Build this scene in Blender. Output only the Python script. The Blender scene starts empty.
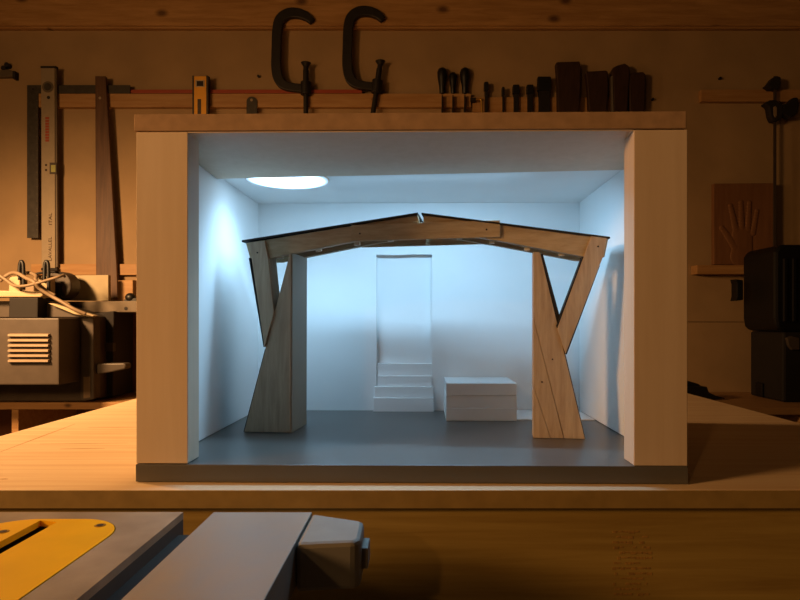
import bpy, bmesh, math, random
from mathutils import Vector, Matrix
random.seed(7)
S = bpy.context.scene
COL = S.collection
VX, HY, F = 416.0, 321.0, 600.0          # vanishing point and focal length of the photograph (800 px wide)
TZ = 0.9                                 # work table height
CZ = TZ + 0.1625                         # eye height

def W(px, py, Y):                        # a sight line met with the plane at distance Y
    return Vector(((px-VX)*Y/F, Y, CZ+(HY-py)*Y/F))
def WZ(px, py, z):                       # a sight line met with a horizontal plane
    Y = (CZ-z)*F/(py-HY)
    return Vector(((px-VX)*Y/F, Y, z))

# ------------------------------------------------------------------ materials
def lin(h):
    h = h.lstrip('#'); c = [int(h[i:i+2], 16)/255 for i in (0, 2, 4)]
    return [((x+.055)/1.055)**2.4 if x > .04045 else x/12.92 for x in c] + [1]
def base_mat(name, rough=.6, metal=0, spec=.4):
    m = bpy.data.materials.new(name); m.use_nodes = True
    b = m.node_tree.nodes['Principled BSDF']
    b.inputs['Roughness'].default_value = rough
    b.inputs['Metallic'].default_value = metal
    b.inputs['Specular IOR Level'].default_value = spec
    return m, m.node_tree, b
def plain(name, col, rough=.6, metal=0, var=.08, scale=30, spec=.4, bump=0):
    m, nt, b = base_mat(name, rough, metal, spec)
    c = lin(col)
    tc = nt.nodes.new('ShaderNodeTexCoord')
    n = nt.nodes.new('ShaderNodeTexNoise'); n.inputs['Scale'].default_value = scale; n.inputs['Detail'].default_value = 5
    nt.links.new(tc.outputs['Object'], n.inputs['Vector'])
    r = nt.nodes.new('ShaderNodeValToRGB')
    r.color_ramp.elements[0].position = .3; r.color_ramp.elements[1].position = .7
    r.color_ramp.elements[0].color = [x*(1-var) for x in c[:3]] + [1]
    r.color_ramp.elements[1].color = [min(1, x*(1+var)) for x in c[:3]] + [1]
    nt.links.new(n.outputs['Fac'], r.inputs['Fac']); nt.links.new(r.outputs['Color'], b.inputs['Base Color'])
    if bump:
        bp = nt.nodes.new('ShaderNodeBump'); bp.inputs['Strength'].default_value = bump; bp.inputs['Distance'].default_value = .002
        nt.links.new(n.outputs['Fac'], bp.inputs['Height']); nt.links.new(bp.outputs['Normal'], b.inputs['Normal'])
    return m
def wood(name, c1, c2, stretch=(1, 12, 12), scale=6, rough=.6, spec=.3, knots=0, lo=.3, hi=.75, rot=0):
    m, nt, b = base_mat(name, rough, 0, spec)
    tc = nt.nodes.new('ShaderNodeTexCoord')
    mp = nt.nodes.new('ShaderNodeMapping'); mp.inputs['Scale'].default_value = stretch; mp.inputs['Rotation'].default_value = (0, rot, 0)
    nt.links.new(tc.outputs['Object'], mp.inputs['Vector'])
    n = nt.nodes.new('ShaderNodeTexNoise'); n.inputs['Scale'].default_value = scale
    n.inputs['Detail'].default_value = 8; n.inputs['Roughness'].default_value = .65; n.inputs['Distortion'].default_value = .35
    nt.links.new(mp.outputs['Vector'], n.inputs['Vector'])
    r = nt.nodes.new('ShaderNodeValToRGB')
    r.color_ramp.elements[0].position = lo; r.color_ramp.elements[1].position = hi
    r.color_ramp.elements[0].color = lin(c2); r.color_ramp.elements[1].color = lin(c1)
    nt.links.new(n.outputs['Fac'], r.inputs['Fac'])
    out = r.outputs['Color']
    if knots:
        v = nt.nodes.new('ShaderNodeTexVoronoi'); v.inputs['Scale'].default_value = knots; v.voronoi_dimensions = '2D'
        mp2 = nt.nodes.new('ShaderNodeMapping'); mp2.inputs['Rotation'].default_value = (math.pi/2, 0, 0); mp2.inputs['Scale'].default_value = (.6, 1, 1); mp2.inputs['Location'].default_value = (.13, .2, .37)
        nt.links.new(tc.outputs['Object'], mp2.inputs['Vector']); nt.links.new(mp2.outputs['Vector'], v.inputs['Vector'])
        r2 = nt.nodes.new('ShaderNodeValToRGB'); r2.color_ramp.elements[0].position = .025; r2.color_ramp.elements[1].position = .085
        r2.color_ramp.elements[0].color = (.10, .05, .03, 1); r2.color_ramp.elements[1].color = (1, 1, 1, 1)
        nt.links.new(v.outputs['Distance'], r2.inputs['Fac'])
        mx = nt.nodes.new('ShaderNodeMix'); mx.data_type = 'RGBA'; mx.blend_type = 'MULTIPLY'; mx.inputs['Factor'].default_value = .8
        nt.links.new(out, mx.inputs['A']); nt.links.new(r2.outputs['Color'], mx.inputs['B']); out = mx.outputs['Result']
    nt.links.new(out, b.inputs['Base Color'])
    bp = nt.nodes.new('ShaderNodeBump'); bp.inputs['Strength'].default_value = .12; bp.inputs['Distance'].default_value = .001
    nt.links.new(n.outputs['Fac'], bp.inputs['Height']); nt.links.new(bp.outputs['Normal'], b.inputs['Normal'])
    return m
def emit(name, col, s, fade=0):
    m = bpy.data.materials.new(name); m.use_nodes = True; nt = m.node_tree; nt.nodes.clear()
    e = nt.nodes.new('ShaderNodeEmission'); e.inputs['Color'].default_value = col; e.inputs['Strength'].default_value = s
    if fade:
        tc = nt.nodes.new('ShaderNodeTexCoord'); ln = nt.nodes.new('ShaderNodeVectorMath'); ln.operation = 'LENGTH'; mr = nt.nodes.new('ShaderNodeMapRange'); mr.interpolation_type = 'SMOOTHSTEP'
        mr.inputs['From Min'].default_value = fade*.72; mr.inputs['From Max'].default_value = fade; mr.inputs['To Min'].default_value = s; mr.inputs['To Max'].default_value = .9
        nt.links.new(tc.outputs['Object'], ln.inputs[0]); nt.links.new(ln.outputs['Value'], mr.inputs['Value']); nt.links.new(mr.outputs['Result'], e.inputs['Strength'])
    o = nt.nodes.new('ShaderNodeOutputMaterial'); nt.links.new(e.outputs[0], o.inputs[0]); return m

M = dict(
    wall=plain('wall_hardboard', '#987d5a', .75, 0, .10, 7),
    rail=wood('rail_pine', '#ad885a', '#92693e', (1, 14, 14), 5, .55, knots=9),
    beam=wood('beam_pine', '#b98f5b', '#8f683d', (.8, 9, 9), 6, .6, knots=4.5),
    table=wood('table_birch', '#f2d6ae', '#e0b98a', (.8, 22, 8), 4, .5, .35, lo=.25, hi=.6),
    apron=wood('apron_pine', '#b59a54', '#8e7134', (.7, 10, 16), 5, .5, .35, knots=5),
    edge=plain('table_edge', '#9c8048', .7, 0, .12, 60),
    white=wood('white_paint', '#dcc8b1', '#d3bda3', (12, 12, .7), 6, .6),
    card=plain('white_card', '#f2f3f2', .7, 0, .01, 20),
    mdf=plain('brown_mdf', '#a8896a', .8, 0, .14, 70),
    base=plain('dark_grey_board', '#5f5c58', .33, 0, .06, 14, .5),
    gate=wood('model_timber', '#cfbca0', '#a8917a', (14, 14, 1.4), 10, .65, .25, rot=.25),
    gateh=wood('model_timber_beam', '#cdbb9b', '#a99272', (1.4, 14, 14), 10, .65, .25),
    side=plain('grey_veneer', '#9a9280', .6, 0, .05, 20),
    pale=plain('pale_timber', '#dcd2bd', .7),
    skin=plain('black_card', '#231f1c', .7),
    dark=plain('black_iron', '#25211f', .5, .3, .2, 40),
    darkw=wood('dark_hardwood', '#644630', '#40291a', (14, 14, 1.2), 5, .5),
    leather=wood('brown_handles', '#3c271b', '#271810', (10, 10, 2), 8, .6),
    square=plain('blued_steel', '#3a352f', .45, .3, .25, 60),
    alu=plain('aluminium', '#8b7c66', .5, .15, .06, 40),
    alud=plain('aluminium_dark', '#5d5141', .5, .2, .06, 40),
    red=plain('red_paint', '#8d3a22', .5),
    yellow=plain('yellow_paint', '#d79a2c', .5),
    insert=plain('yellow_insert', '#fabd08', .42, 0, .05, 30, .4),
    iron=plain('cast_iron', '#9f8f7a', .5, .1, .30, 18),
    rim=plain('shaded_casting', '#4b4743', .6),  # shade on the saw table's side painted in as a darker grey
    wing=wood('grey_steel', '#8f959b', '#a8977f', (1, .6, 1), 11, .38, .4),
    capm=plain('grey_casting', '#8f8b82', .5, .1, .08, 40),
    black=plain('black_plastic', '#121110', .45, 0, .1, 30, .4),
    blackm=plain('black_rubber', '#1c1815', .7, 0, .1, 30, .3),
    case=plain('case_plastic', '#0c0b0b', .5, 0, .1, 30, .3),
    mach=plain('machine_grey', '#463d35', .5, .05, .12, 25),
    machd=plain('machine_dark', '#40352b', .55, .1, .12, 25),
    machb=plain('machine_black', '#1d1714', .7),
    louv=plain('louver_grey', '#8a7762', .5, .1, .06, 40),
    cable=plain('beige_cable', '#7d6a54', .55),
    plug=plain('cream_plastic', '#a89676', .5),
    brown=plain('brown_board', '#6b4228', .65, 0, .1, 12),
    paper=plain('cream_paper', '#a5977b', .8, 0, .02),
    brass=plain('brass', '#c79b4a', .35, .8),
    steel=plain('steel', '#8b8175', .4, .6),
    floor=plain('concrete', '#6d675f', .8, 0, .15, 6),
    plaque=wood('plaque_wood', '#7d5637', '#66442a', (10, 10, 1), 4, .6),
    glass=plain('vial_glass', '#9a9a62', .2),
    ink=plain('ink', '#3a2a1c', .8),
    scuff=plain('scuff', '#c79a68', .6),
    stamp=plain('faded_ink', '#a07a3c', .8, 0, .3, 200),
    led=emit('led_glow', (.50, .76, 1, 1), 7, .054),
)

# ------------------------------------------------------------------ mesh helpers
def box(bm, a, b):
    a, b = Vector(a), Vector(b)
    lo = Vector([min(a[i], b[i]) for i in range(3)]); hi = Vector([max(a[i], b[i]) for i in range(3)])
    v = [bm.verts.new((x, y, z)) for x in (lo.x, hi.x) for y in (lo.y, hi.y) for z in (lo.z, hi.z)]
    for f in ((0, 1, 3, 2), (4, 6, 7, 5), (0, 4, 5, 1), (2, 3, 7, 6), (0, 2, 6, 4), (1, 5, 7, 3)):
        bm.faces.new([v[i] for i in f])
    return bm
def prism(bm, loops, depth):             # loops of 3D points in one plane (first outline, then holes), pushed along depth
    if not isinstance(loops[0], (list, tuple)): loops = [loops]
    es, vs = [], []
    for L in loops:
        v = [bm.verts.new(p) for p in L]; vs += v
        es += [bm.edges.new((v[i], v[(i+1) % len(v)])) for i in range(len(v))]
    if len(loops) == 1:
        faces = [bm.faces.new(vs)]
    else:
        faces = [g for g in bmesh.ops.triangle_fill(bm, use_beauty=True, edges=es)['geom'] if isinstance(g, bmesh.types.BMFace)]
    r = bmesh.ops.extrude_face_region(bm, geom=faces, use_keep_orig=True)
    bmesh.ops.translate(bm, verts=[g for g in r['geom'] if isinstance(g, bmesh.types.BMVert)], vec=Vector(depth))
    return bm
def cyl(bm, p, q, r0, r1=None, n=20):
    p, q = Vector(p), Vector(q); r1 = r0 if r1 is None else r1
    d = q-p; mt = Matrix.Translation((p+q)/2) @ d.to_track_quat('Z', 'Y').to_matrix().to_4x4()
    bmesh.ops.create_cone(bm, cap_ends=True, segments=n, radius1=r0, radius2=r1, depth=d.length, matrix=mt)
    return bm
def lathe(bm, p, q, prof, n=18):         # prof: (fraction along p-q, radius)
    p, q = Vector(p), Vector(q); d = q-p
    qt = d.to_track_quat('Z', 'Y'); rings = []
    for t, r in prof:
        rings.append([bm.verts.new(p+d*t+qt @ Vector((r*math.cos(2*math.pi*k/n), r*math.sin(2*math.pi*k/n), 0))) for k in range(n)])
    for a, b in zip(rings, rings[1:]):
        for k in range(n): bm.faces.new((a[k], a[(k+1) % n], b[(k+1) % n], b[k]))
    bm.faces.new(rings[0][::-1]); bm.faces.new(rings[-1]); return bm
def smooth_path(pts, k=6):
    pts = [Vector(p) for p in pts]; out = []
    for i in range(len(pts)-1):
        p0, p1, p2, p3 = pts[max(i-1, 0)], pts[i], pts[i+1], pts[min(i+2, len(pts)-1)]
        for s in range(k):
            t = s/k
            out.append(.5*((2*p1)+(p2-p0)*t+(2*p0-5*p1+4*p2-p3)*t*t+(3*p1-p0-3*p2+p3)*t**3))
    return out+[pts[-1]]
def tube(bm, pts, r, n=10, k=6):
    path = smooth_path(pts, k) if k else [Vector(p) for p in pts]; rings = []
    for i, p in enumerate(path):
        t = (path[min(i+1, len(path)-1)]-path[max(i-1, 0)]).normalized()
        qt = t.to_track_quat('Z', 'Y')
        rings.append([bm.verts.new(p+qt @ Vector((r*math.cos(2*math.pi*j/n), r*math.sin(2*math.pi*j/n), 0))) for j in range(n)])
    for a, b in zip(rings, rings[1:]):
        for j in range(n):
            try: bm.faces.new((a[j], a[(j+1) % n], b[(j+1) % n], b[j]))
            except ValueError: pass
    bm.faces.new(rings[0][::-1]); bm.faces.new(rings[-1]); return bm
def sweep(bm, pts, widths, depth, k=6):  # bar of rectangular section along a path in an X-Z plane, depth along +Y
    path = smooth_path(pts, k); n = len(path); rings = []
    for i, p in enumerate(path):
        t = (path[min(i+1, n-1)]-path[max(i-1, 0)]).normalized()
        nrm = Vector((-t.z, 0, t.x)); u = i/(n-1)*(len(widths)-1); a = int(min(u, len(widths)-2))
        w = (widths[a]*(1-(u-a))+widths[a+1]*(u-a))/2
        rings.append([bm.verts.new(p+nrm*w*sx+Vector((0, dy, 0))) for sx, dy in ((1, 0), (-1, 0), (-1, depth), (1, depth))])
    for a, b in zip(rings, rings[1:]):
        for j in range(4): bm.faces.new((a[j], a[(j+1) % 4], b[(j+1) % 4], b[j]))
    bm.faces.new(rings[0][::-1]); bm.faces.new(rings[-1]); return bm
def blob(bm, c, r, n=12):
    bmesh.ops.create_uvsphere(bm, u_segments=n*2, v_segments=n, radius=1,
        matrix=Matrix.Translation(Vector(c)) @ Matrix.Diagonal(Vector(r).to_4d()))
    return bm
def B(): return bmesh.new()

def thing(name, label, cat, loc=(0, 0, 0), rz=0, group=None, kind=None):
    o = bpy.data.objects.new(name, None); COL.objects.link(o)
    o.empty_display_size = .05; o.location = loc; o.rotation_euler = (0, 0, rz)
    tag(o, label, cat, group, kind); return o
def tag(o, label=None, cat=None, group=None, kind=None):
    if label: o['label'] = label
    if cat: o['category'] = cat
    if group: o['group'] = group
    if kind: o['kind'] = kind
    return o
def root_of(o):
    while o.parent: o = o.parent
    return o
def obj(name, bm, mat, parent=None, bev=0, local=False, smooth=False, label=None):
    # verts arrive in world coordinates unless local; a part is shifted into its parent's frame, a lone thing onto its own base
    bmesh.ops.recalc_face_normals(bm, faces=bm.faces)
    off = Vector((0, 0, 0))
    if not local:
        if parent: off = root_of(parent).location.copy()
        else:
            xs = [v.co for v in bm.verts]
            off = Vector(((min(v.x for v in xs)+max(v.x for v in xs))/2, (min(v.y for v in xs)+max(v.y for v in xs))/2, min(v.z for v in xs)))
        bmesh.ops.translate(bm, verts=bm.verts, vec=-off)
    me = bpy.data.meshes.new(name); bm.to_mesh(me); bm.free()
    me.materials.append(mat)
    if smooth:
        for p in me.polygons: p.use_smooth = True
    o = bpy.data.objects.new(name, me); COL.objects.link(o)
    if parent: o.parent = parent
    elif not local: o.location = off
    if bev:
        md = o.modifiers.new('bevel', 'BEVEL'); md.width = bev; md.segments = 2; md.limit_method = 'ANGLE'; md.angle_limit = .6
    if label: o['label'] = label
    return o
def struct(name, bm, mat, bev=0, label=None):
    o = obj(name, bm, mat, None, bev); o['kind'] = 'structure'; o['category'] = name.split('_')[0]; o['label'] = label or name.replace('_', ' '); return o
def lettering(name, txt, size, centre, mat, parent, rot=(math.pi/2, 0, 0), length=None):
    cu = bpy.data.curves.new(name, 'FONT'); cu.body = txt; cu.size = size; cu.align_x = 'CENTER'; cu.align_y = 'CENTER'; cu.extrude = .0004
    t = bpy.data.objects.new(name, cu); COL.objects.link(t)
    bpy.context.view_layer.update()
    me = bpy.data.meshes.new_from_object(t.evaluated_get(bpy.context.evaluated_depsgraph_get()))
    bpy.data.objects.remove(t); bpy.data.curves.remove(cu)
    if length:
        w = max(v.co.x for v in me.vertices)-min(v.co.x for v in me.vertices)
        for v in me.vertices: v.co.x *= length/w
    from mathutils import Euler
    me.transform(Matrix.Translation(Vector(centre)-root_of(parent).location) @ Euler(rot).to_matrix().to_4x4())
    me.materials.clear(); me.materials.append(mat)
    o = bpy.data.objects.new(name, me); COL.objects.link(o); o.parent = parent; return o
def dup(root, dloc, label=None):
    def rec(o, p):
        c = o.copy(); COL.objects.link(c)
        if p: c.parent = p
        for ch in list(o.children): rec(ch, c)
        return c
    r = rec(root, None); r.location = root.location+Vector(dloc)
    if label: r['label'] = label
    return r

# ------------------------------------------------------------------ setting
WY = 2.30                                # face of the back wall
fl = struct('floor', box(B(), (-3, -2.5, -.05), (3, 2.6, 0)), M['floor'], 0, 'grey concrete floor')
bm = B()
seam = W(700, 322, WY).z
box(bm, (-3, WY, 0), (3, WY+.05, seam-.0015)); box(bm, (-3, WY, seam+.0015), (3, WY+.05, 3.0)); box(bm, (-3, WY+.01, seam-.002), (3, WY+.05, seam+.002))
struct('wall_back', bm, M['wall'], 0, 'brown board back wall')
zb = W(0, 25.5, WY-.024).z
struct('trim_1', box(B(), (-2.6, WY-.024, zb), (2.6, WY-.0005, zb+.24)), M['beam'], .002, 'pine beam across the top of the back wall')
struct('trim_2', box(B(), (-2.6, WY-.020, zb-.009), (2.6, WY-.0005, zb-.0003)), M['rail'], .002, 'thin pale strip imitating the lit lower edge of the pine beam')  # light on the beam's lower edge, put in as a pale strip

# ------------------------------------------------------------------ rails on the wall
RT = .022
def rail(px0, py0, px1, py1, th, label, mat='rail', group=None):
    a = W(px0, py0, WY-th); b = W(px1, py1, WY-th)
    o = obj('wall_rail', box(B(), (a.x, WY-th, a.z), (b.x, WY-.0005, b.z)), M[mat], None, .0015)
    return tag(o, label, 'rail', group)
rail(38, 93.5, 471, 112.5 if False else 107, RT, 'long pine rail behind the two C-clamps and the framing square')
rail(472.5, 97, 640, 112, .012, 'thin dark pine strip behind the row of brown handled tools')
rail(701, 89.5, 830, 101.5, RT, 'pine rail high on the right carrying the bar clamp')
rail(697, 265, 790, 274, .05, 'short pine ledge carrying the handprint board')
rail(31, 264, 172, 275, RT, 'pine rail low on the left just above the machine')
for (x, y, lb) in ((719, 79, 'small dark nail above the right pine rail'), (652, 100, 'dark screw in bare wall right of the brown handled tools'),
                   (259, 77, 'dark nail hole left of the first C-clamp')):
    p = W(x, y, WY)
    tag(obj('nail', cyl(B(), p+Vector((0, -.012, 0)), p+Vector((0, .001, 0)), .0045), M['dark']), lb, 'nail')

def wbox(bm, px0, py0, px1, py1, yf, yb):  # box between two picture columns and rows at its front face
    a = W(px0, py0, yf); b = W(px1, py1, yf); return box(bm, (a.x, yf, a.z), (b.x, yb, b.z))
def wpoly(bm, pts, yf, yb):
    return prism(bm, [W(x, y, yf) for x, y in pts], (0, yb-yf, 0))

# framing square, level, hardwood straightedge, red straightedge
RF = WY-RT
o = obj('framing_square', wpoly(B(), [(27, 85), (130, 85), (130, 93.3), (38, 93.3), (38, 238), (27, 238)], RF-.004, RF-.0005), M['square'], None, .0005)
tag(o, 'large dark steel framing square hanging on the left of the wall', 'square')
sq = o
p = W(33, 89, RF-.005); obj('hanging_pin', cyl(B(), p, p+Vector((0, RT+.0055, 0)), .004), M['dark'], sq)
for i in range(19):
    p = W(36.2, 100+i*7.2, RF-.0043); obj('scale_mark', box(B(), p, p+Vector((.006, .001, -.0018))), M['alud'], sq)

YL = RF-.02
lv = thing('spirit_level', 'tall aluminium spirit level hanging over the dark framing square', 'level', W(48.5, 270, YL))
obj('body', wpoly(B(), [(41, 67.5), (54.5, 67.5), (55, 268), (41.5, 268)], YL, RF-.006), M['alu'], lv, .001)
obj('side_web', wpoly(B(), [(54.6, 68), (56.4, 68), (57.5, 267), (55.1, 267)], YL+.004, RF-.007), M['alud'], lv)
obj('end_cap', wpoly(B(), [(40.5, 66), (56, 66), (56, 68), (40.5, 68)], YL-.001, RF-.006), M['blackm'], lv)
obj('end_cap', wpoly(B(), [(41, 268), (57, 268), (57, 270.5), (41, 270.5)], YL-.001, RF-.006), M['blackm'], lv)
p = W(48, 87, YL); v = obj('vial', cyl(B(), p+Vector((0, -.002, 0)), p+Vector((0, .004, 0)), .021, n=32), M['alud'], lv)
obj('vial_glass', cyl(B(), p+Vector((0, -.003, 0)), p+Vector((0, .003, 0)), .014, n=32), M['square'], v)
p = W(48.5, 97.5, YL); obj('hanging_hole', cyl(B(), p+Vector((0, -.001, 0)), p+Vector((0, .003, 0)), .006), M['machb'], lv)
v = obj('vial', wbox(B(), 49.5, 162.5, 56.5, 174, YL-.002, YL+.01), M['machd'], lv, .001)
obj('vial_glass', wbox(B(), 51, 165, 55.5, 172, YL-.003, YL+.005), M['glass'], v)
bm = B()
for i in range(9): wbox(bm, 45.3, 117+i*2.8, 49, 119.2+i*2.8, YL-.0007, YL+.001)
obj('lettering', bm, M['red'], lv, label='worn red lettering')
lettering('lettering', 'LAVALLEL', .017, W(50.2, 249, YL-.0005), M['ink'], lv, (math.pi/2, -math.pi/2, 0), .090)
lettering('lettering', 'ITAL', .017, W(50.5, 219, YL-.0005), M['ink'], lv, (math.pi/2, -math.pi/2, 0), .045)
bm = B()
for y in (164, 169): wbox(bm, 45, y, 47, y+2, YL-.0007, YL+.001)
obj('marking', bm, M['ink'], lv)

YS = RF-.018
ws = thing('wooden_straightedge', 'long dark hardwood straightedge hanging left of the model box', 'straightedge', W(105, 299, YS))
obj('blade', wpoly(B(), [(95, 76), (105.5, 76), (107, 100), (116.5, 265), (117.5, 298), (96, 298)], YS, RF-.0045), M['darkw'], ws, .002)
p = W(100, 98, YS); obj('hanging_hole', cyl(B(), p+Vector((0, -.001, 0)), p+Vector((0, .003, 0)), .005), M['alu'], ws)
o = obj('red_straightedge', wbox(B(), 128, 89.5, 362, 93.3, WY-.02, WY-.0005), M['red'], None, .001)
tag(o, 'long thin red straightedge lying on the rail behind the C-clamps', 'straightedge')

YT = RF-.022
tl = thing('torpedo_level', 'small yellow spirit level standing on end just above the model box', 'level', W(200, 118, YT))
obj('body', wbox(B(), 193.5, 76, 206.5, 118, YT, RF-.0005), M['yellow'], tl, .002)
obj('edge_rail', wbox(B(), 192.3, 75.5, 194, 118, YT-.001, RF-.0005), M['square'], tl); obj('edge_rail', wbox(B(), 206.2, 75.5, 208, 118, YT-.001, RF-.0005), M['square'], tl)
f = obj('vial', wbox(B(), 195.2, 80, 204.5, 87, YT-.001, YT+.004), M['plug'], tl)
obj('vial_glass', wbox(B(), 196.6, 81, 203.2, 86, YT-.002, YT+.003), M['machb'], f)
obj('groove', wbox(B(), 197.5, 99, 201, 118, YT-.001, YT+.003), M['machd'], tl)
tg = thing('steel_ruler', 'dark round-topped steel blade end hanging left of the C-clamps', 'ruler', W(252, 118, RF-.004))
pts = [(246.5, 118), (246.5, 101)]+[(251.7-5.2*math.cos(a), 101-4.5*math.sin(a)) for a in [math.pi*i/8 for i in range(1, 8)]]+[(257, 101), (257, 118)]
obj('blade', wpoly(B(), pts, RF-.004, RF+.0005), M['square'], tg)
p = W(251.5, 100, RF-.004); obj('hole', cyl(B(), p+Vector((0, -.001, 0)), p+Vector((0, RT+.0045, 0)), .005), M['alu'], tg)

# C-clamps hooked over the rail
YC = RF-.021
def cclamp(dx, dy, lean, label):
    c = thing('c_clamp', label, 'clamp', W(290+dx, 93+dy, YC), group='C-clamps on the rail')
    P = lambda x, y: W(x+dx, y+dy, YC)
    bm = sweep(B(), [P(312, 21), P(306, 15.5), P(297, 12.2), P(287, 13), P(279.5, 19), P(276.8, 30), P(276, 50), P(275.8, 66), P(278, 78), P(284, 84.5), P(295, 87), P(307, 88)],
               [.022, .030, .036, .038, .038, .037, .036, .036, .037, .036, .032, .030, .030], .020)
    obj('frame', bm, M['dark'], c, .003)
    bm = B(); sx = 305.5
    t0, t1 = P(sx+lean*.5, 64), P(sx-lean*.6, 116)
    cyl(bm, P(sx+lean*.1, 81)+Vector((0, .010, 0)), P(sx-lean*.1, 94)+Vector((0, .010, 0)), .020); obj('boss', bm, M['dark'], c, .002)
    bm = B(); cyl(bm, t0+Vector((0, .010, 0)), t1+Vector((0, .010, 0)), .0095, n=14)
    for i in range(30):
        q = t0.lerp(t1, .12+i*.016)+Vector((0, .010, 0)); cyl(bm, q, q+Vector((0, 0, .003)), .011, .011, 14)
    obj('screw', bm, M['dark'], c)
    bm = B(); cyl(bm, t0+Vector((0, .010, -.006)), t0+Vector((0, .010, .008)), .010, .019, 18); obj('swivel_pad', bm, M['dark'], c)
    return c
cclamp(0, 0, 0, 'left of the two big black C-clamps above the model box')
cclamp(71.2, -1.8, 7, 'right of the two big black C-clamps, its screw leaning')

# chisels and handled tools on the rail
def tool(kind, label, cat, px, top, bladew, bot, hw, hbot, mat, group, round_=True, yf=RF-.02):
    t = thing(kind, label, cat, W(px, bot, yf), group=group)
    a, b = W(px, hbot, yf+.01+.022*round_), W(px, top, yf+.01+.022*round_); r = hw/2*WY/F*1.12
    bm = B()
    if round_: lathe(bm, a, b, [(0, r*.35), (.06, r*.55), (.3, r*.62), (.6, r*.9), (.82, r), (.94, r*.8), (1, r*.35)])
    else: wpoly(bm, [(px-hw/2, hbot), (px-hw/2, top+1), (px-hw/2+.8, top), (px+hw/2-.8, top), (px+hw/2, top+1), (px+hw/2, hbot)], yf, yf+.019)
    obj('handle', bm, M[mat], t, 0 if round_ else .002, smooth=round_)
    obj('blade', wbox(B(), px-bladew/2, hbot, px+bladew/2, bot, yf+.006, WY+.0008), M['dark'], t)
    return t
G1 = 'black handled files in the rack'
tool('file', 'leftmost bulb-handled black file in the wall rack', 'file', 442.3, 68, 1.1, 118, 9.2, 95, 'black', G1, yf=RF-.026)
tool('file', 'middle and smallest of three bulb-handled black files', 'file', 453, 72.5, 1.1, 118, 7, 95, 'black', G1, yf=RF-.026)
tool('file', 'rightmost bulb-handled black file, beside the brass hook', 'file', 465, 68, 1.1, 118, 9.2, 95, 'black', G1, yf=RF-.026)
hk = thing('brass_hook', 'small bent brass hook right of the bulb-handled files', 'hook', W(478, 118, WY-.03))
obj('arm', tube(B(), [W(471, 99, WY-.03), W(477, 99.3, WY-.03), W(480.5, 99.3, WY-.03), W(481.6, 103, WY-.03), W(482, 118, WY-.03)], .0035), M['brass'], hk, smooth=True)
obj('mount', wbox(B(), 470.5, 97.6, 476, 101, WY-.034, WY-.0005), M['dark'], hk)
YK = WY-.032
G2 = 'chisels in the rack'
tool('chisel', 'narrow black chisel just right of the brass hook', 'chisel', 486.4, 81.5, 2.6, 118, 4.6, 90, 'black', G2, False, YK)
tool('chisel', 'thinnest short chisel in the rack', 'chisel', 503.4, 86.5, 1.4, 118, 2.8, 95, 'black', G2, False, YK)
tool('chisel', 'first of two flat-topped short chisels in the rack', 'chisel', 516.3, 84.3, 4.5, 118, 6.8, 93, 'black', G2, False, YK)
tool('chisel', 'second flat-topped short chisel, left of the wide black scraper', 'chisel', 530.3, 84.3, 5, 118, 7, 93, 'black', G2, False, YK)
tool('scraper', 'wide black blade left of the tall brown saw handle', 'scraper', 544.5, 76.3, 11, 118, 13.5, 90, 'black', None, False, YK)
def saw(label, pts, back, yf, slot=None):
    s = thing('hand_saw', label, 'saw', W(sum(p[0] for p in pts)/len(pts), 118, yf), group='brown handled saws')
    obj('handle', wpoly(B(), pts, yf, yf+.026), M['leather'], s, .004)
    obj('blade', wpoly(B(), back, yf+.026, WY+.0008), M['leather'], s)
    if slot: obj('edge', wpoly(B(), slot, yf-.001, yf+.008), M['steel'], s)
saw('tallest brown handled saw on the wall rack', [(556, 63), (557, 61.8), (579.5, 61.2), (580.5, 63), (580.5, 82), (579, 118), (558, 118), (557.5, 84)], [(559, 80), (578, 80), (578, 118), (559, 118)], WY-.046)
saw('broad brown handled saw right of the tallest one', [(586, 72.5), (587, 71.3), (606, 70.2), (608, 71.5), (608, 95), (606, 118), (589.5, 118), (588, 90)], [(590, 90), (605, 90), (605, 118), (590, 118)], WY-.046)
saw('tilted brown handled saw with round hooked grip', [(611.5, 72), (613, 67.5), (618, 65), (625, 63), (629.5, 66), (630, 73), (627, 118), (614, 118), (613.2, 80)], [(615, 84), (626, 84), (626, 118), (615, 118)], WY-.046, [(611.2, 76), (612.6, 76), (613.8, 118), (611.8, 118)])
saw('rightmost brown handled saw in the rack', [(629, 74), (634, 72.3), (643, 71.5), (646, 74), (645.5, 100), (643.5, 118), (630, 118)], [(631, 90), (642, 90), (642, 118), (631, 118)], WY-.042)

# marking gauge at the left picture edge
mg = thing('marking_gauge', 'small grey gauge with dark tip at upper left edge of wall', 'gauge', W(0, 78, WY-.02))
obj('arm', wpoly(B(), [(-14, 72), (8, 69), (13, 71), (13, 76.5), (-14, 77.5)], WY-.018, WY+.001), M['alud'], mg, .002)
obj('tip', wbox(B(), 12.5, 71, 15, 78.5, WY-.022, WY-.0005), M['machb'], mg)
p = W(6.3, 64.5, WY-.02); obj('knob', cyl(B(), p, p+Vector((0, .019, 0)), .009), M['dark'], mg)
p = W(3, 67.8, WY-.02); obj('knob', cyl(B(), p, p+Vector((0, .019, 0)), .009), M['dark'], mg)

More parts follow.
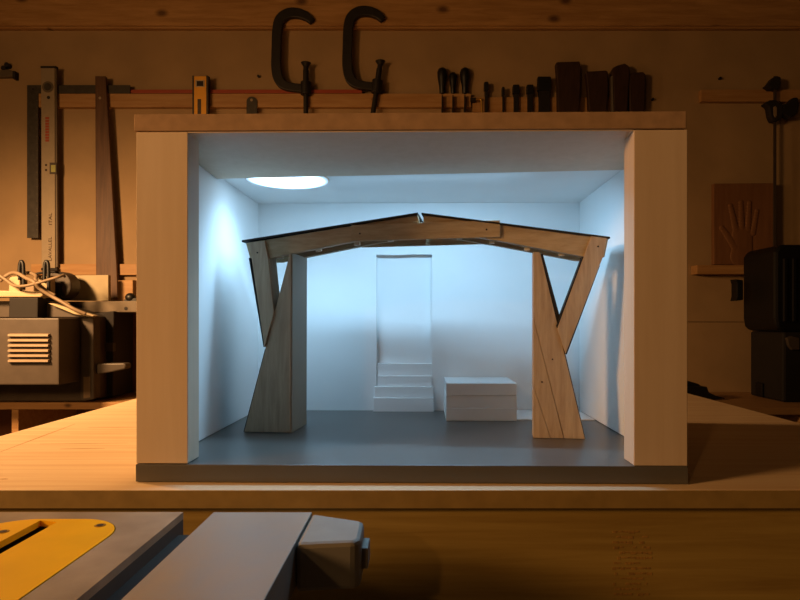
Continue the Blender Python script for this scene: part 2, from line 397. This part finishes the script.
# bar clamp at the right
YB = RF-.03
def barclamp(dx, label, full=True):
    b = thing('bar_clamp', label, 'clamp', W(775+dx, 250, YB), group='bar clamps on the right rail')
    q = lambda pts: [(x+dx, y) for x, y in pts]
    if full: obj('bar', wpoly(B(), q([(774.2, 76), (776.6, 76), (776.2, 250), (773.8, 250)]), YB+.008, YB+.014), M['machd'], b)
    obj('fixed_jaw', wpoly(B(), q([(766, 85), (768, 84.5), (773, 77.5), (777, 75.5), (781, 77), (781.5, 84), (778, 89), (771, 88.5)]), YB, RF), M['machb'], b, .004)
    obj('sliding_jaw', wpoly(B(), q([(764.5, 103), (770, 100), (776, 99.5), (783, 104), (784, 112), (781, 119), (777, 121.5), (773, 121), (770.5, 116), (769, 107)]), YB, RF), M['machb'], b, .004)
    if full: obj('grip_pad', wpoly(B(), q([(773.6, 107), (775.5, 105.8), (777, 107.5), (777, 115.5), (775.3, 117.5), (773.8, 115)]), YB-.002, YB+.004), M['cable'], b, .001)
    obj('handle', wpoly(B(), q([(783, 104), (789, 103), (793, 97.5), (798, 97), (799.5, 105), (797, 114), (790, 118), (783, 114)]), YB+.002, RF-.0005), M['blackm'], b, .004)
barclamp(0, 'dark bar clamp with long thin bar hanging on the right rail')

# handprint board
YH = WY-.034
hb = thing('handprint_board', 'brown board with a carved handprint standing on the right ledge', 'plaque', W(744, 264.6, YH))
obj('board', wpoly(B(), [(713.8, 183.5), (774.5, 183), (774.5, 264.6), (713.8, 264.6)], YH, YH+.02), M['plaque'], hb, .002)
bm = B()
def capsule(x0, y0, x1, y1, w0, w1):
    n = 8
    for i in range(n+1):
        t = i/n; c = W(x0+(x1-x0)*t, y0+(y1-y0)*t, YH-.0002); r = (w0+(w1-w0)*t)/2*WY/F
        blob(bm, c, (r, .0030, r), 8)
capsule(742, 250, 741, 256, 20, 22); capsule(742, 236, 743, 249, 21, 20)
for f in ((736, 230, 730.5, 206, 7, 5.2), (742, 228, 741, 202.5, 6.6, 5.2), (748, 229, 749.5, 203, 6.4, 5), (753, 233, 757, 211, 6, 4.6), (735, 247, 722, 228, 8, 5.5)): capsule(*f)
obj('handprint', bm, M['plaque'], hb, smooth=True)

# ------------------------------------------------------------------ benches along the wall
def bench(name, z, yf, x0, x1, th, label, posts, back):
    b = thing(name, label, 'bench', ((x0+x1)/2, yf+.2, 0))
    obj('bench_top', box(B(), (x0, yf, z-th), (x1, WY-.0005, z)), M['rail'], b, .002)
    for p in posts: obj('upright', box(B(), (p, yf+.006, 0), (p+.022, yf+.34, z-th)), M['rail'], b, .001)
    obj('back_panel', box(B(), (x0, yf+.34, 0), (x1, yf+.352, z-th)), M['brown'], b)
    return b
ZL = CZ-.262; YLF = .262*F/(402.5-HY)
xp = W(10.3, 420, YLF).x
bench('wall_bench', ZL, YLF, -2.4, -.35, .0225, 'pine wall bench at left carrying the grey machine', [xp, -2.3, -.9, -.38], True)
ZR = CZ-.272; YRF = .272*F/(408.5-HY)
xr = W(742, 410, YRF).x
bench('wall_bench', ZR, YRF, .3, 2.2, .02, 'wall bench at right carrying the black tool cases', [.32, 1.2, 2.1], True)

# ------------------------------------------------------------------ grey machine on the left bench
YM = 1.80
mc = thing('woodworking_machine', 'old grey machine with louvred panel on the left wall bench', 'machine', (W(30, 402, YLF+.02).x, 2.0, ZL))
pan = obj('motor_cover', wpoly(B(), [(-60, 318), (59, 318), (59, 385), (-60, 385)], YM, YM+.115), M['mach'], mc, .004)
def px_at(pt): return VX+pt.x*F/pt.y
for i in range(6):
    y0 = 333.5+i*5.1
    a = W(10.3, y0, YM); b = W(50.2, y0, YM)
    bm = B()
    prof = [(0, 0), (-.011, -.002), (-.012, -.008), (0, -.0105)]
    v0 = [bm.verts.new((a.x, YM+py, a.z+pz)) for py, pz in prof]; v1 = [bm.verts.new((b.x, YM+py, b.z+pz)) for py, pz in prof]
    for k in range(4): bm.faces.new((v0[k], v0[(k+1) % 4], v1[(k+1) % 4], v1[k]))
    bm.faces.new(v0[::-1]); bm.faces.new(v1)
    obj('louver', bm, M['louv'], mc)
    bm = B(); wbox(bm, 9.5, y0+3.2, 49.6, y0+4.9, YM-.0006, YM+.002); obj('vent_slot', bm, M['machb'], mc)
YM2 = YM+.115
obj('body', wpoly(B(), [(-60, 303), (50, 303), (92, 316.5), (93.2, 400), (83, 401.5), (-60, 401.5)], YM2+.02, YM2+.20), M['machd'], mc, .004)
obj('base_plinth', wpoly(B(), [(-60, 385), (17, 385), (17, 402), (-60, 402)], YLF+.012, YLF+.06), M['mach'], mc, .002)
obj('side_flange', wpoly(B(), [(78, 318), (80, 313), (93.5, 316), (94, 399), (83, 401), (80, 399), (80, 330)], YM2, YM2+.04), M['mach'], mc, .003)
obj('name_plate', wpoly(B(), [(83.5, 377), (90, 376.5), (90, 397.5), (83.5, 398.5)], YM2-.001, YM2+.003), M['paper'] if False else M['cable'], mc)
obj('top_deck', wpoly(B(), [(-60, 301), (52, 301), (84, 317.5), (-60, 317.5)], YM2-.02, YM2+.03), M['mach'], mc, .003)
obj('cord_box', wpoly(B(), [(9, 297.6), (38, 297.6), (37.5, 318), (8.5, 318)], YM+.05, YM2), M['blackm'], mc, .003)
obj('drive_housing', wpoly(B(), [(94.5, 313), (114, 311), (113, 397), (94, 399)], 2.02, 2.16), M['machb'], mc, .003)
obj('drive_band', wbox(B(), 95, 343, 113, 351.5, 2.012, 2.03), M['machd'], mc)
lv2 = obj('lever', wpoly(B(), [(94.5, 365), (99, 363.5), (124, 363.2), (126, 365), (125, 369), (112, 372), (97, 374.5), (94.5, 372)], 1.93, 1.97), M['mach'], mc, .004)
obj('lever_socket', cyl(B(), W(94.5, 368.5, 1.95), W(99, 368.5, 2.03), .018), M['machd'], mc)
fx = obj('fence_bar', wpoly(B(), [(66, 301.5), (172, 300.5), (172, 312), (84, 312.5)], 2.04, 2.19), M['alud'], mc, .002)
p = W(126, 310 if False else 308.5, 2.04); obj('bolt_hole', cyl(B(), p+Vector((0, -.001, 0)), p+Vector((0, .004, 0)), .006), M['machb'], fx)
kb = obj('knob', blob(B(), W(130.5, 297.5, 2.10), (.018, .016, .016)), M['black'], mc, smooth=True)
obj('knob_stem', wpoly(B(), [(124, 299.5), (136, 298), (136, 301), (124, 301.5)], 2.09, 2.11), M['black'], mc)
o = obj('brown_panel', wpoly(B(), [(113.5, 312.5), (168, 312.5), (168, 394), (113.5, 394)], 2.195, 2.213), M['brown'], None, .002)
o.location.z = ZL; tag(o, 'upright red-brown board on the bench right of the machine', 'board')
o = obj('wooden_block', wpoly(B(), [(117.5, 281), (133, 280.5), (133, 302), (117.5, 302)], 2.14, 2.185), M['rail'], None, .003)
bm = B()
o2 = tag(o, 'small wooden block under the left rail beside the model box', 'block'); o2.location.z = W(120, 300.5, 2.04).z+.0005
sh = obj('white_sheet', wpoly(B(), [(70.3, 275.3), (108.2, 275), (108.4, 300.7), (69, 300.7)], 2.08, 2.098), M['paper'], None, .001)
tag(sh, 'cream white rectangular block standing on the machine fence', 'sheet')
st = obj('wooden_stick', wpoly(B(), [(48, 303.3), (53, 303.5), (94, 315.5), (91, 317.2), (74, 314)], YM2-.045, YM2-.022), M['plug'], None, .001)
tag(st, 'pale flat stick lying across the top of the grey machine', 'stick')

# clutter on the machine: power strip, plugs, cable
YP = YM2-.005
ps = thing('power_strip', 'cream power strip lying on top of the grey machine', 'power strip', W(8, 300.8, YP))
obj('strip_body', wpoly(B(), [(-40, 289.5), (40, 291.5), (43, 295.5), (40, 297.2), (-40, 297.2)], YP-.06, YP), M['plug'], ps, .004)
obj('adapter', wpoly(B(), [(9, 276.5), (19.5, 276), (20, 293), (8.5, 292)], YP-.045, YP-.005), M['plug'], ps, .003)
obj('adapter', wpoly(B(), [(38, 276), (48, 275), (48, 296), (38.5, 297)], YP+.0, YP+.04), M['plug'], ps, .003)
obj('adapter', wpoly(B(), [(22, 286), (34, 285), (34, 297), (22, 297)], YP-.04, YP), M['cable'], ps, .003, label='grey adapter')
dr = thing('grey_drum', 'rounded grey housing behind the cables beside the cream sheet', 'housing', W(58, 301, 2.0))
obj('drum_body', cyl(B(), W(60, 286, 2.0)+Vector((0, -.02, 0)), W(60, 286, 2.0)+Vector((0, .04, 0)), .048, n=32), M['mach'], dr, .004)
obj('drum_bracket', wpoly(B(), [(46, 284), (60, 283), (58, 301), (45, 301)], 1.965, 1.985), M['blackm'], dr, .002)
cb = thing('cable', 'beige cable looped over the machine and its power strip', 'cable', W(20, 300, YP-.07))
yy = YP-.07
obj('lead', tube(B(), [W(-14, 273, yy), W(-2, 275, yy), W(6, 280, yy), W(14, 285.5, yy-.01), W(24, 286, yy-.02), W(36, 283.5, yy-.02), W(48, 280, yy-.01), W(58, 277, yy), W(64, 275, yy+.02)], .0045), M['cable'], cb, smooth=True)
obj('lead', tube(B(), [W(0, 281, yy+.02), W(6, 276, yy+.02), W(12, 273, yy+.02), W(18, 273.5, yy+.01), W(26, 278, yy), W(34, 282, yy-.02), W(40, 289, yy-.01), W(52, 296.5, yy), W(62, 302, yy), W(74, 309, yy), W(86, 314, yy+.01)], .0055), M['cable'], cb, smooth=True)
obj('lead', tube(B(), [W(22, 273.5, yy+.05), W(30, 273, yy+.05), W(36, 276, yy+.03), W(36, 281, yy), W(45, 290, yy+.01), W(55, 295.5, yy+.02)], .0055), M['cable'], cb, smooth=True)
obj('lead', tube(B(), [W(36, 274, yy+.06), W(45, 272.3, yy+.06), W(56, 272.2, yy+.07), W(63, 274.5, yy+.05), W(64.5, 276.5, yy+.03)], .004), M['blackm'], cb, smooth=True, label='thin black lead')
for nm, x, t, b, lb in (('a', 21.5, 261.5, 280, 'left of two black upright cord loops behind the power strip'), ('b', 46.5, 261.5, 283, 'right of two black upright cord loops, below the aluminium level')):
    o = obj('cord_loop', tube(B(), [W(x-2.2, b, yy+.03), W(x-1.9, t+6, yy+.03), W(x-1, t+1, yy+.03), W(x, t, yy+.03), W(x+1, t+1, yy+.03), W(x+1.9, t+6, yy+.03), W(x+2.2, b+9, yy+.03)], .0055), M['black'], None, smooth=True)
    tag(o, lb, 'cord', 'black cord loops')

# ------------------------------------------------------------------ black tool cases on the right bench
YCb, YCf = 2.2, 2.0
lc = thing('tool_case', 'lower dark tool case standing on the right bench', 'case', (W(800, 400, YCf).x, 2.1, ZR))
xa = W(750, 380, YCb).x
zt = W(0, 331, YCb).z
obj('case_body', box(B(), (xa, YCf, ZR+.0005), (xa+.55, YCb, zt)), M['blackm'], lc, .008)
obj('latch', wpoly(B(), [(787, 338), (792, 336), (800, 338), (800, 350), (792, 350), (789, 346)], YCf-.012, YCf+.002), M['mach'], lc, .003)
bm = B(); a, b = W(758, 382, 2.16), W(764, 398, 2.12); box(bm, (xa-.008, 2.11, ZR+.004), (xa+.004, 2.155, a.z)); obj('side_latch', bm, M['case'], lc, .003)
uc = thing('tool_case', 'upper black tool case stacked on the lower one at right', 'case', (W(800, 331, YCf).x, 2.1, zt+.0005))
P = [W(x, y, YCb) for x, y in [(742.5, 258), (745.5, 253), (750, 251.3), (900, 251.3), (900, 331), (749, 331), (744, 327), (742.5, 318)]]
for q in P: q.z = max(q.z, zt+.0008)
obj('case_body', prism(B(), P, (0, YCf-YCb, 0)), M['case'], uc, .010)
for x in (784, 793, 802): obj('rib', wpoly(B(), [(x, 258), (x+4, 258), (x+4, 322), (x, 322)], YCf-.010, YCf+.002), M['case'], uc, .003)
obj('side_latch', wpoly(B(), [(735.5, 279), (743.5, 280), (743.5, 300), (735.5, 301), (737, 296), (737, 284)], YCb-.07, YCb-.03), M['case'], uc, .003)
hd = thing('hand_plane', 'low dark hand tool lying on the right bench behind the table', 'tool', W(698, 394.5, 2.1))
zz = ZR-W(0, 394.5, 2.1).z
hd.location.z = ZR
def shift(bm): bmesh.ops.translate(bm, verts=bm.verts, vec=(0, 0, zz)); return bm
obj('tool_body', shift(wpoly(B(), [(676, 385), (694, 382), (707, 382.5), (709, 388), (716, 391.5), (725, 393.8), (725, 394.5), (676, 394.5)], 2.06, 2.13)), M['black'], hd, .004)
obj('grip', shift(wpoly(B(), [(678, 380), (690, 377), (700, 380), (704, 385), (678, 386)], 2.075, 2.11)), M['black'], hd, .006)

# ------------------------------------------------------------------ work table
tb = thing('work_table', 'large pale wood work table carrying the model box', 'table', (.01, 1.0, 0))
YF = .1625*F/(490-HY)
tx0, tx1, ty1 = -.587, .611, 1.62
obj('table_top', box(B(), (tx0, YF, TZ-.0175), (tx1, ty1, TZ)), M['table'], tb, .0008)
obj('edge_band', box(B(), (tx0, YF-.0012, TZ-.0175), (tx1, YF-.0001, TZ-.0002)), M['edge'], tb, .0004)
ap = obj('front_apron', box(B(), (tx0, YF+.004, TZ-.17), (tx1, YF+.03, TZ-.0178)), M['apron'], tb, .001)
obj('side_apron', box(B(), (tx0+.005, YF+.03, TZ-.12), (tx0+.027, ty1-.01, TZ-.0178)), M['apron'], tb); obj('side_apron', box(B(), (tx1-.027, YF+.03, TZ-.12), (tx1-.005, ty1-.01, TZ-.0178)), M['apron'], tb)
for x in (tx0+.03, tx1-.1):
    for y in (YF+.03, ty1-.1): obj('leg', box(B(), (x, y, 0), (x+.07, y+.07, TZ-.018)), M['apron'], tb, .002)
rs = random.Random(3); bm = B()
for r_ in range(13):
    y = 531+r_*5.2; x = 612+rs.random()*3
    while x < 648:
        w = 1.5+rs.random()*4.5
        if rs.random() < .72:
            a, b = W(x, y, YF+.0036), W(x+w, y+1.2+rs.random()*1.6, YF+.0036); box(bm, (a.x, YF+.0037, a.z), (b.x, YF+.0045, b.z))
        x += w+.8
obj('faded_stamp', bm, M['stamp'], tb, label='faded illegible ink stamp')
for (x0, y0, x1, y1, w) in ((0, 452, 75, 424, .0016), (70, 434, 136, 434, .0016), (40, 444, 128, 443, .0013), (0, 479, 8, 479, .002), (88, 427.5, 136, 427.5, .0016), (60, 449, 105, 448.5, .0022)):
    a, b = WZ(x0, y0, TZ), WZ(x1, y1, TZ); d = (b-a).normalized(); n = Vector((-d.y, d.x, 0))*w
    bm = prism(B(), [a+n*.3-Vector((0, 0, .0002)), a.lerp(b, .5)+n-Vector((0, 0, .0002)), b+n*.3-Vector((0, 0, .0002)), b-n*.3-Vector((0, 0, .0002)), a.lerp(b, .5)-n-Vector((0, 0, .0002)), a-n*.3-Vector((0, 0, .0002))], (0, 0, .0003))
    obj('scuff_mark', bm, M['scuff'], tb, label='brown scuff mark')

# ------------------------------------------------------------------ model box
RZ = math.radians(-.9)
mb = thing('model_box', 'open-front white scale model room with brown top board', 'model box', (-.00475, .6, TZ), RZ)
D = .367
obj('base_board', box(B(), (-.2778, 0, .0005), (.2752, .41, .0181)), M['base'], mb, .0006, True)
obj('top_board', box(B(), (-.2790, -.001, .3535), (.2730, .41, .3706)), M['mdf'], mb, .0008, True)
obj('post', box(B(), (-.2775, .0008, .0189), (-.2252, .031, .3532)), M['white'], mb, .0006, True)
obj('post', box(B(), (.2218, .0008, .0184), (.2747, .031, .3528)), M['white'], mb, .0006, True)
obj('side_wall', box(B(), (-.2740, .031, .0192), (-.2562, D, .3535)), M['card'], mb, 0, True)
obj('side_wall', box(B(), (.2612, .031, .0192), (.2740, D, .3535)), M['card'], mb, 0, True)
dx0, dx1, dz = -.0647, .0248, .2697
bm = prism(B(), [Vector((x, D, z)) for x, z in ((-.274, .0182), (dx0, .0182), (dx0, dz), (dx0+.03, dz-.0008), (dx0+.06, dz+.0004), (dx1, dz), (dx1, .0182), (.274, .0182), (.274, .3535), (-.274, .3535))], (0, .011, 0))
obj('back_wall', bm, M['card'], mb, 0, True)
obj('door_back', box(B(), (-.10, D+.0112, .0182), (.06, D+.0165, .3)), M['card'], mb, 0, True)
obj('ceiling_liner', box(B(), (-.2562, .031, .3526), (.2612, D, .3535)), M['card'], mb, 0, True)
sl = lambda y: .3521-.0051*y/.17
bm = prism(B(), [Vector((x, y, sl(y))) for x, y in ((-.2250, .001), (.2215, .001), (.2215, .0312), (.2610, .0312), (.2610, .1400), (-.2560, .1740), (-.2560, .0312), (-.2250, .0312))], (0, 0, .0012))
obj('ceiling_panel', bm, M['white'], mb, 0, True)
# the lamp fixed to the ceiling just behind the edge of the lowered panel
ld = thing('led_light', 'bright round cool white panel lamp on the ceiling inside the model box', 'lamp', (-.172, .803, TZ+.3530))
obj('lamp_housing', cyl(B(), (-.172, .803, TZ+.3517), (-.172, .803, TZ+.3526), .0555, n=48), M['white'], ld)
obj('lamp_panel', cyl(B(), (0, 0, -.0005), (0, 0, .0005), .0540, n=48), M['led'], ld, local=True).location = (0, 0, -.0019)

def Lb(px, py, yl):                      # box-local point on the plane y = yl of the model box
    c, s = math.cos(RZ), math.sin(RZ)
    d = Vector(((px-VX)/F, 1, (HY-py)/F)); o0 = Vector((0, 0, CZ))-Vector((-.00475, .6, TZ))
    ol = Vector((c*o0.x+s*o0.y, -s*o0.x+c*o0.y, o0.z)); dl = Vector((c*d.x+s*d.y, -s*d.x+c*d.y, d.z))
    t = (yl-ol.y)/dl.y; return ol+dl*t
sp = thing('model_steps', 'four small white card steps below the blank doorway', 'steps', (-.00475, .6, TZ), RZ)
z0 = .0182
for (xa_, xb_, ytop, yr) in ((373.2, 433.6, 398, .3535), (374.6, 433.4, 386.8, .3580), (377.3, 432, 376, .3635), (377.3, 432, 363.5, .3695)):
    a, b = Lb(xa_, ytop, yr), Lb(xb_, ytop, yr)
    back = D+.0110 if yr > D-.001 else D+.02
    if yr < .36:
        obj('step', box(B(), (a.x, yr, z0+.0001), (b.x, D-.0002, a.z)), M['card'], sp, .0004, True)
    else: obj('step', box(B(), (max(a.x, dx0+.0002), yr, z0+.0001), (min(b.x, dx1-.0002), D+.0110, a.z)), M['card'], sp, .0004, True)
    z0 = a.z
blk = thing('white_block', 'low white layered block standing at the back of the model room', 'block', (-.00475, .6, TZ), RZ)
yb0 = .268
zs = [.0182]+[Lb(446, y, yb0).z for y in (408, 395.3, 383.3)]
for i in range(3):
    a, b = Lb(446+.15*i, 400, yb0), Lb(516.7+.2*(i == 1), 400, yb0)
    obj('layer', box(B(), (a.x, yb0-.0006*(i != 1), zs[i]+.0002), (b.x, D-.001, zs[i+1])), M['card'], blk, .0005, True)
a, b = Lb(518.5, 412, .30), Lb(590, 420, .30)
cdz = .0182
o = obj('white_card', box(B(), (-.0, 0, 0), (.0001, .001, .001)), M['card'], None) if False else None
ca = thing('white_card_sheet', 'flat white card on the floor behind the right timber leg', 'card', (-.00475, .6, TZ), RZ)
obj('sheet', prism(B(), [Vector(p) for p in ((b.x-.118, .276, cdz), (.2600, .276, cdz), (.2600, D-.001, cdz), (b.x-.118, D-.001, cdz))], (0, 0, .0012)), M['card'], ca, 0, True)

# ------------------------------------------------------------------ timber gate frame inside the model room
PL, PR = Vector((-.194, .777, 0)), Vector((.175, .736, 0))
ux = (PR-PL).normalized(); nx = Vector((-ux.y, ux.x, 0))
def Gp(px, py, dy=0):
    d = Vector(((px-VX)/F, 1, (HY-py)/F)); o0 = Vector((0, 0, CZ)); q = PL+nx*dy
    t = (q-o0).dot(nx)/d.dot(nx); return o0+d*t
FZ = TZ+.0182
gt = thing('timber_frame_model', 'small timber portal frame with forked legs inside the white room', 'model frame', ((PL.x+PR.x)/2, .79, FZ))
def gpoly(name, pts, d0, d1, mat, bev=.0004, clampz=True, at=0, label=None):
    P = [Gp(x, y, at)+nx*(d0-at) for x, y in pts]
    if clampz:
        for p in P:
            if p.z < FZ+.004: p.z = FZ+.0003
    return obj(name, prism(B(), P, nx*(d1-d0)), M[mat], gt, bev, label=label)
LD = .066
# left support
gpoly('leg', [(244, 432.5), (290.5, 432.5), (291, 252.5), (289.8, 253)], 0, LD, 'gate')
gpoly('brace', [(250.3, 243), (265.5, 241), (269.2, 260), (274.6, 313), (265.3, 347)], -.0035, .028, 'gate')
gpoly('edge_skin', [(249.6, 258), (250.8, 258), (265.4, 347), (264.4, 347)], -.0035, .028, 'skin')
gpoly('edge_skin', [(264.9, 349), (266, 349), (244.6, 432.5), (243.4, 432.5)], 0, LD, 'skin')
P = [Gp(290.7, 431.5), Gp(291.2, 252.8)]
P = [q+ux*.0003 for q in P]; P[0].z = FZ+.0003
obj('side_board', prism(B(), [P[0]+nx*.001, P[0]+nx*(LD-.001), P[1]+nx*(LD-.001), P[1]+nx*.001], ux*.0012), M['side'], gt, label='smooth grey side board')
# right support: a leg of three boards and a brace
gpoly('leg', [(533.4, 252), (540, 252), (585, 439), (564.5, 439), (533.4, 317.5)], 0, .020, 'gate')
gpoly('leg_board', [(533.4, 318.7), (563.9, 439), (550.8, 439), (533.4, 385.3)], .0006, .020, 'gate')
gpoly('leg_board', [(533.4, 386.3), (550.4, 439), (533.4, 439)], .0003, .020, 'gate')
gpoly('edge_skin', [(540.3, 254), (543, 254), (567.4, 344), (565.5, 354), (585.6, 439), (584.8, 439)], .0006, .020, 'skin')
gpoly('brace', [(591, 236), (606.3, 237.8), (602.5, 257), (598.6, 267), (565.3, 353.5), (557, 328.5), (583.3, 257)], -.0035, .012, 'gate')
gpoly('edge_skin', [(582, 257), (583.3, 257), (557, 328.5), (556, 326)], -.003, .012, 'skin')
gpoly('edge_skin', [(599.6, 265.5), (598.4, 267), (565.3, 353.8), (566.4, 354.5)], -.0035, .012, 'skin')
# rafters, front and rear, joined by the plate
RL = [(245.8, 243), (417.5, 215), (421, 229), (352, 241.6), (268, 258.3), (250, 258.3)]
RR = [(423.3, 215), (608.3, 238.6), (604.4, 257), (582, 256.4), (500, 241), (423.5, 229)]
for d in ((0, .010), (.050, .060)):
    gpoly('rafter', RL, d[0], d[1], 'gateh'); gpoly('rafter', RR, d[0], d[1], 'gateh')
gpoly('tie_plate', [(352, 225.4), (499.8, 220.6), (500.2, 237.3), (430, 239.4), (352, 241.6)], -.0035, -.0002, 'gateh')
gpoly('tie_plate', [(352, 225.4), (499.8, 220.6), (500.2, 237.3), (430, 239.4), (352, 241.6)], .0605, .064, 'gateh')
gpoly('roof_sheet', [(243, 240.6), (418.2, 213.1), (418.2, 214.9), (243, 242.4)], -.004, .066, 'skin', 0, label='thin black roof sheet')
gpoly('roof_sheet', [(421.8, 213.2), (609.3, 237.2), (609.3, 238.9), (421.8, 214.9)], -.004, .066, 'skin', 0, label='thin black roof sheet')
for (x, y) in ((277, 257), (316, 249.3), (355, 243.4), (389, 239.6), (459, 237.3), (492, 241.5), (528, 248.8), (563, 254.3)):
    gpoly('purlin', [(x-2.8, y-2.4), (x+2.8, y-2.8), (x+2.8, y+.4), (x-2.8, y+.9)], .0102, .0170, 'pale', .0002, label='pale purlin')
for (x, y) in ((258.5, 253), (360.5, 234), (486.5, 230), (597.5, 246.8)):
    p = Gp(x, y)-nx*.0042; obj('pin', cyl(B(), p, p+nx*.004, .0011, n=10), M['skin'], gt)
for (x, y) in ((552.5, 359.3), (542, 382)):
    p = Gp(x, y)-nx*.0007; obj('pin', cyl(B(), p, p+nx*.003, .0010, n=10), M['skin'], gt)

# ------------------------------------------------------------------ table saw in the foreground
SZ = TZ; SY = .1625*F/(512-HY)
ts = thing('table_saw', 'grey cast iron table saw with yellow insert in the foreground', 'table saw', (-.35, .3, 0))
xr_ = -.198
cx, cy = -.287, .491
def arc(c, r, a0, a1, n=10): return [(c[0]+r*math.cos(math.radians(a0+(a1-a0)*i/n)), c[1]+r*math.sin(math.radians(a0+(a1-a0)*i/n))) for i in range(n+1)]
ix0, ix1, iy0, iy1, rr = -.346, -.2315, .12, .4915, .040
out = arc((ix1-rr, iy1-rr), rr, 0, 90)+arc((ix0+rr, iy1-rr), rr, 90, 180)+arc((ix0+.02, iy0+.02), .02, 180, 270, 5)+arc((ix1-.02, iy0+.02), .02, 270, 360, 5)
hole = [(x+(.0006 if x > cx else -.0006), y+(.0006 if y > .3 else -.0006)) for x, y in out]
V3 = lambda L, z: [Vector((x, y, z)) for x, y in L]
bm = prism(B(), [V3([(-.95, .02), (xr_, .02), (xr_, SY), (-.95, SY)], SZ), V3(hole, SZ)], (0, 0, -.006))
obj('saw_table', bm, M['iron'], ts)
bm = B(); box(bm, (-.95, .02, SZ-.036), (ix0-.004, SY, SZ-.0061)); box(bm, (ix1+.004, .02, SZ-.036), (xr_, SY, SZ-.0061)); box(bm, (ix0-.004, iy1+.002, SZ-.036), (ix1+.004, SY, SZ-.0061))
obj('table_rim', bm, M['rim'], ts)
sx0, sx1, sy1 = -.3055, -.2895, .488
slot = [(sx0, .16), (sx1, .16), (sx1, sy1-.004), (sx0, sy1)]
ins = obj('throat_insert', prism(B(), [V3(out, SZ+.0004), V3(slot, SZ+.0004)], (0, 0, -.005)), M['insert'], ts, label='yellow throat insert')
for (x, y) in ((100, 525.2), (3, 531.5)):
    p = WZ(x, y, SZ+.0006); obj('screw', cyl(B(), p-Vector((0, 0, .002)), p+Vector((0, 0, .0001)), .0042, n=18), M['brass'] if x > 50 else M['brass'], ins)
    obj('screw_recess', cyl(B(), p-Vector((0, 0, .002)), p+Vector((0, 0, .0003)), .0026, n=14), M['machd'], ins)
obj('throat_well', box(B(), (ix0, iy0, SZ-.05), (ix1, iy1, SZ-.045)), M['machb'], ts)
wx0, wx1 = -.1722, -.0884
obj('extension_wing', box(B(), (wx0, .02, SZ-.034), (wx1, SY, SZ)), M['wing'], ts, .0006)
obj('wing_rail', box(B(), (xr_, .02, SZ-.04), (wx0, SY-.01, SZ-.016)), M['machd'], ts)
p0 = [(wx1+.0003, .438), (wx1+.0003, .5095), (-.0470, .492), (-.0420, .487), (-.0410, .449), (-.0450, .443)]
bm = prism(B(), V3(p0, SZ-.0004), (0, 0, -.036))
obj('end_cap', bm, M['capm'], ts, .004)
k = obj('cap_button', box(B(), (-.0420, .4555, SZ-.026), (-.0365, .478, SZ-.010)), M['capm'], ts, .001)
obj('saw_cabinet', box(B(), (-.85, .06, .05), (-.25, .46, SZ-.05)), M['mach'], ts, .004)
obj('saw_base', box(B(), (-.87, .04, 0), (-.23, .48, .05)), M['machb'], ts, .003)

# ------------------------------------------------------------------ light
def area(name, loc, tgt, size, watts, col, spread=math.pi):
    l = bpy.data.lights.new(name, 'AREA'); l.shape = 'DISK'; l.size = size; l.energy = watts; l.color = col; l.spread = spread
    o = bpy.data.objects.new(name, l); COL.objects.link(o); o.location = loc
    o.rotation_euler = (Vector(tgt)-Vector(loc)).to_track_quat('-Z', 'Y').to_euler(); return o
ar = area('led_panel_light', (-.172, .803, TZ+.3502), (-.172, .803, 0), .106, .44, (.39, .70, 1), math.radians(118))
l = bpy.data.lights.new('added_strip_fill', 'AREA'); l.shape = 'RECTANGLE'; l.size = .24; l.size_y = .003; l.energy = .98; l.color = (.38, .70, 1); l.spread = math.radians(172)  # unseen strip light added to even out the box interior
so = bpy.data.objects.new('added_strip_fill', l); COL.objects.link(so); so.location = (.02, .7612, TZ+.3493); so.rotation_euler = (math.radians(15), 0, math.radians(-5))
WARM = (1, .51, .185)
def spot(name, loc, tgt, r, watts, col):
    l = bpy.data.lights.new(name, 'SPOT'); l.shadow_soft_size = r; l.energy = watts; l.color = col; l.spot_size = math.radians(180); l.spot_blend = 1
    o = bpy.data.objects.new(name, l); COL.objects.link(o); o.location = loc
    o.rotation_euler = (Vector(tgt)-Vector(loc)).to_track_quat('-Z', 'Y').to_euler(); return o
def bulb(name, loc, r, watts, col):
    l = bpy.data.lights.new(name, 'POINT'); l.shadow_soft_size = r; l.energy = watts; l.color = col
    o = bpy.data.objects.new(name, l); COL.objects.link(o); o.location = loc; return o
spot('workshop_lamp', (-1.45, 1.15, CZ+.5), (-1.25, 1.5, CZ-.5), .085, 158, (1, .555, .235))
bulb('ceiling_bulb', (-1.25, -2.0, CZ+1.0), .05, 18, WARM)
area('left_fill_light', (-1.7, -.22, CZ+.55), (-.1, .6, CZ-.1), .4, 23, WARM)  # unseen soft fill added at the left to brighten the left post

w = bpy.data.worlds.new('room'); S.world = w; w.use_nodes = True
w.node_tree.nodes['Background'].inputs[0].default_value = (1, .5, .2, 1); w.node_tree.nodes['Background'].inputs[1].default_value = .012

cam = bpy.data.cameras.new('camera'); co = bpy.data.objects.new('camera', cam); COL.objects.link(co)
co.location = (0, 0, CZ); co.rotation_euler = (math.pi/2, 0, 0)
cam.sensor_fit = 'HORIZONTAL'; cam.sensor_width = 36; cam.lens = 36*F/800
cam.shift_x = -(VX-400)/800; cam.shift_y = (HY-300)/800; cam.clip_start = .02
S.camera = co
S.view_settings.view_transform = 'Standard'; S.view_settings.look = 'None'; S.view_settings.gamma = 1
S.view_settings.use_curve_mapping = False; S.view_settings.exposure = 0
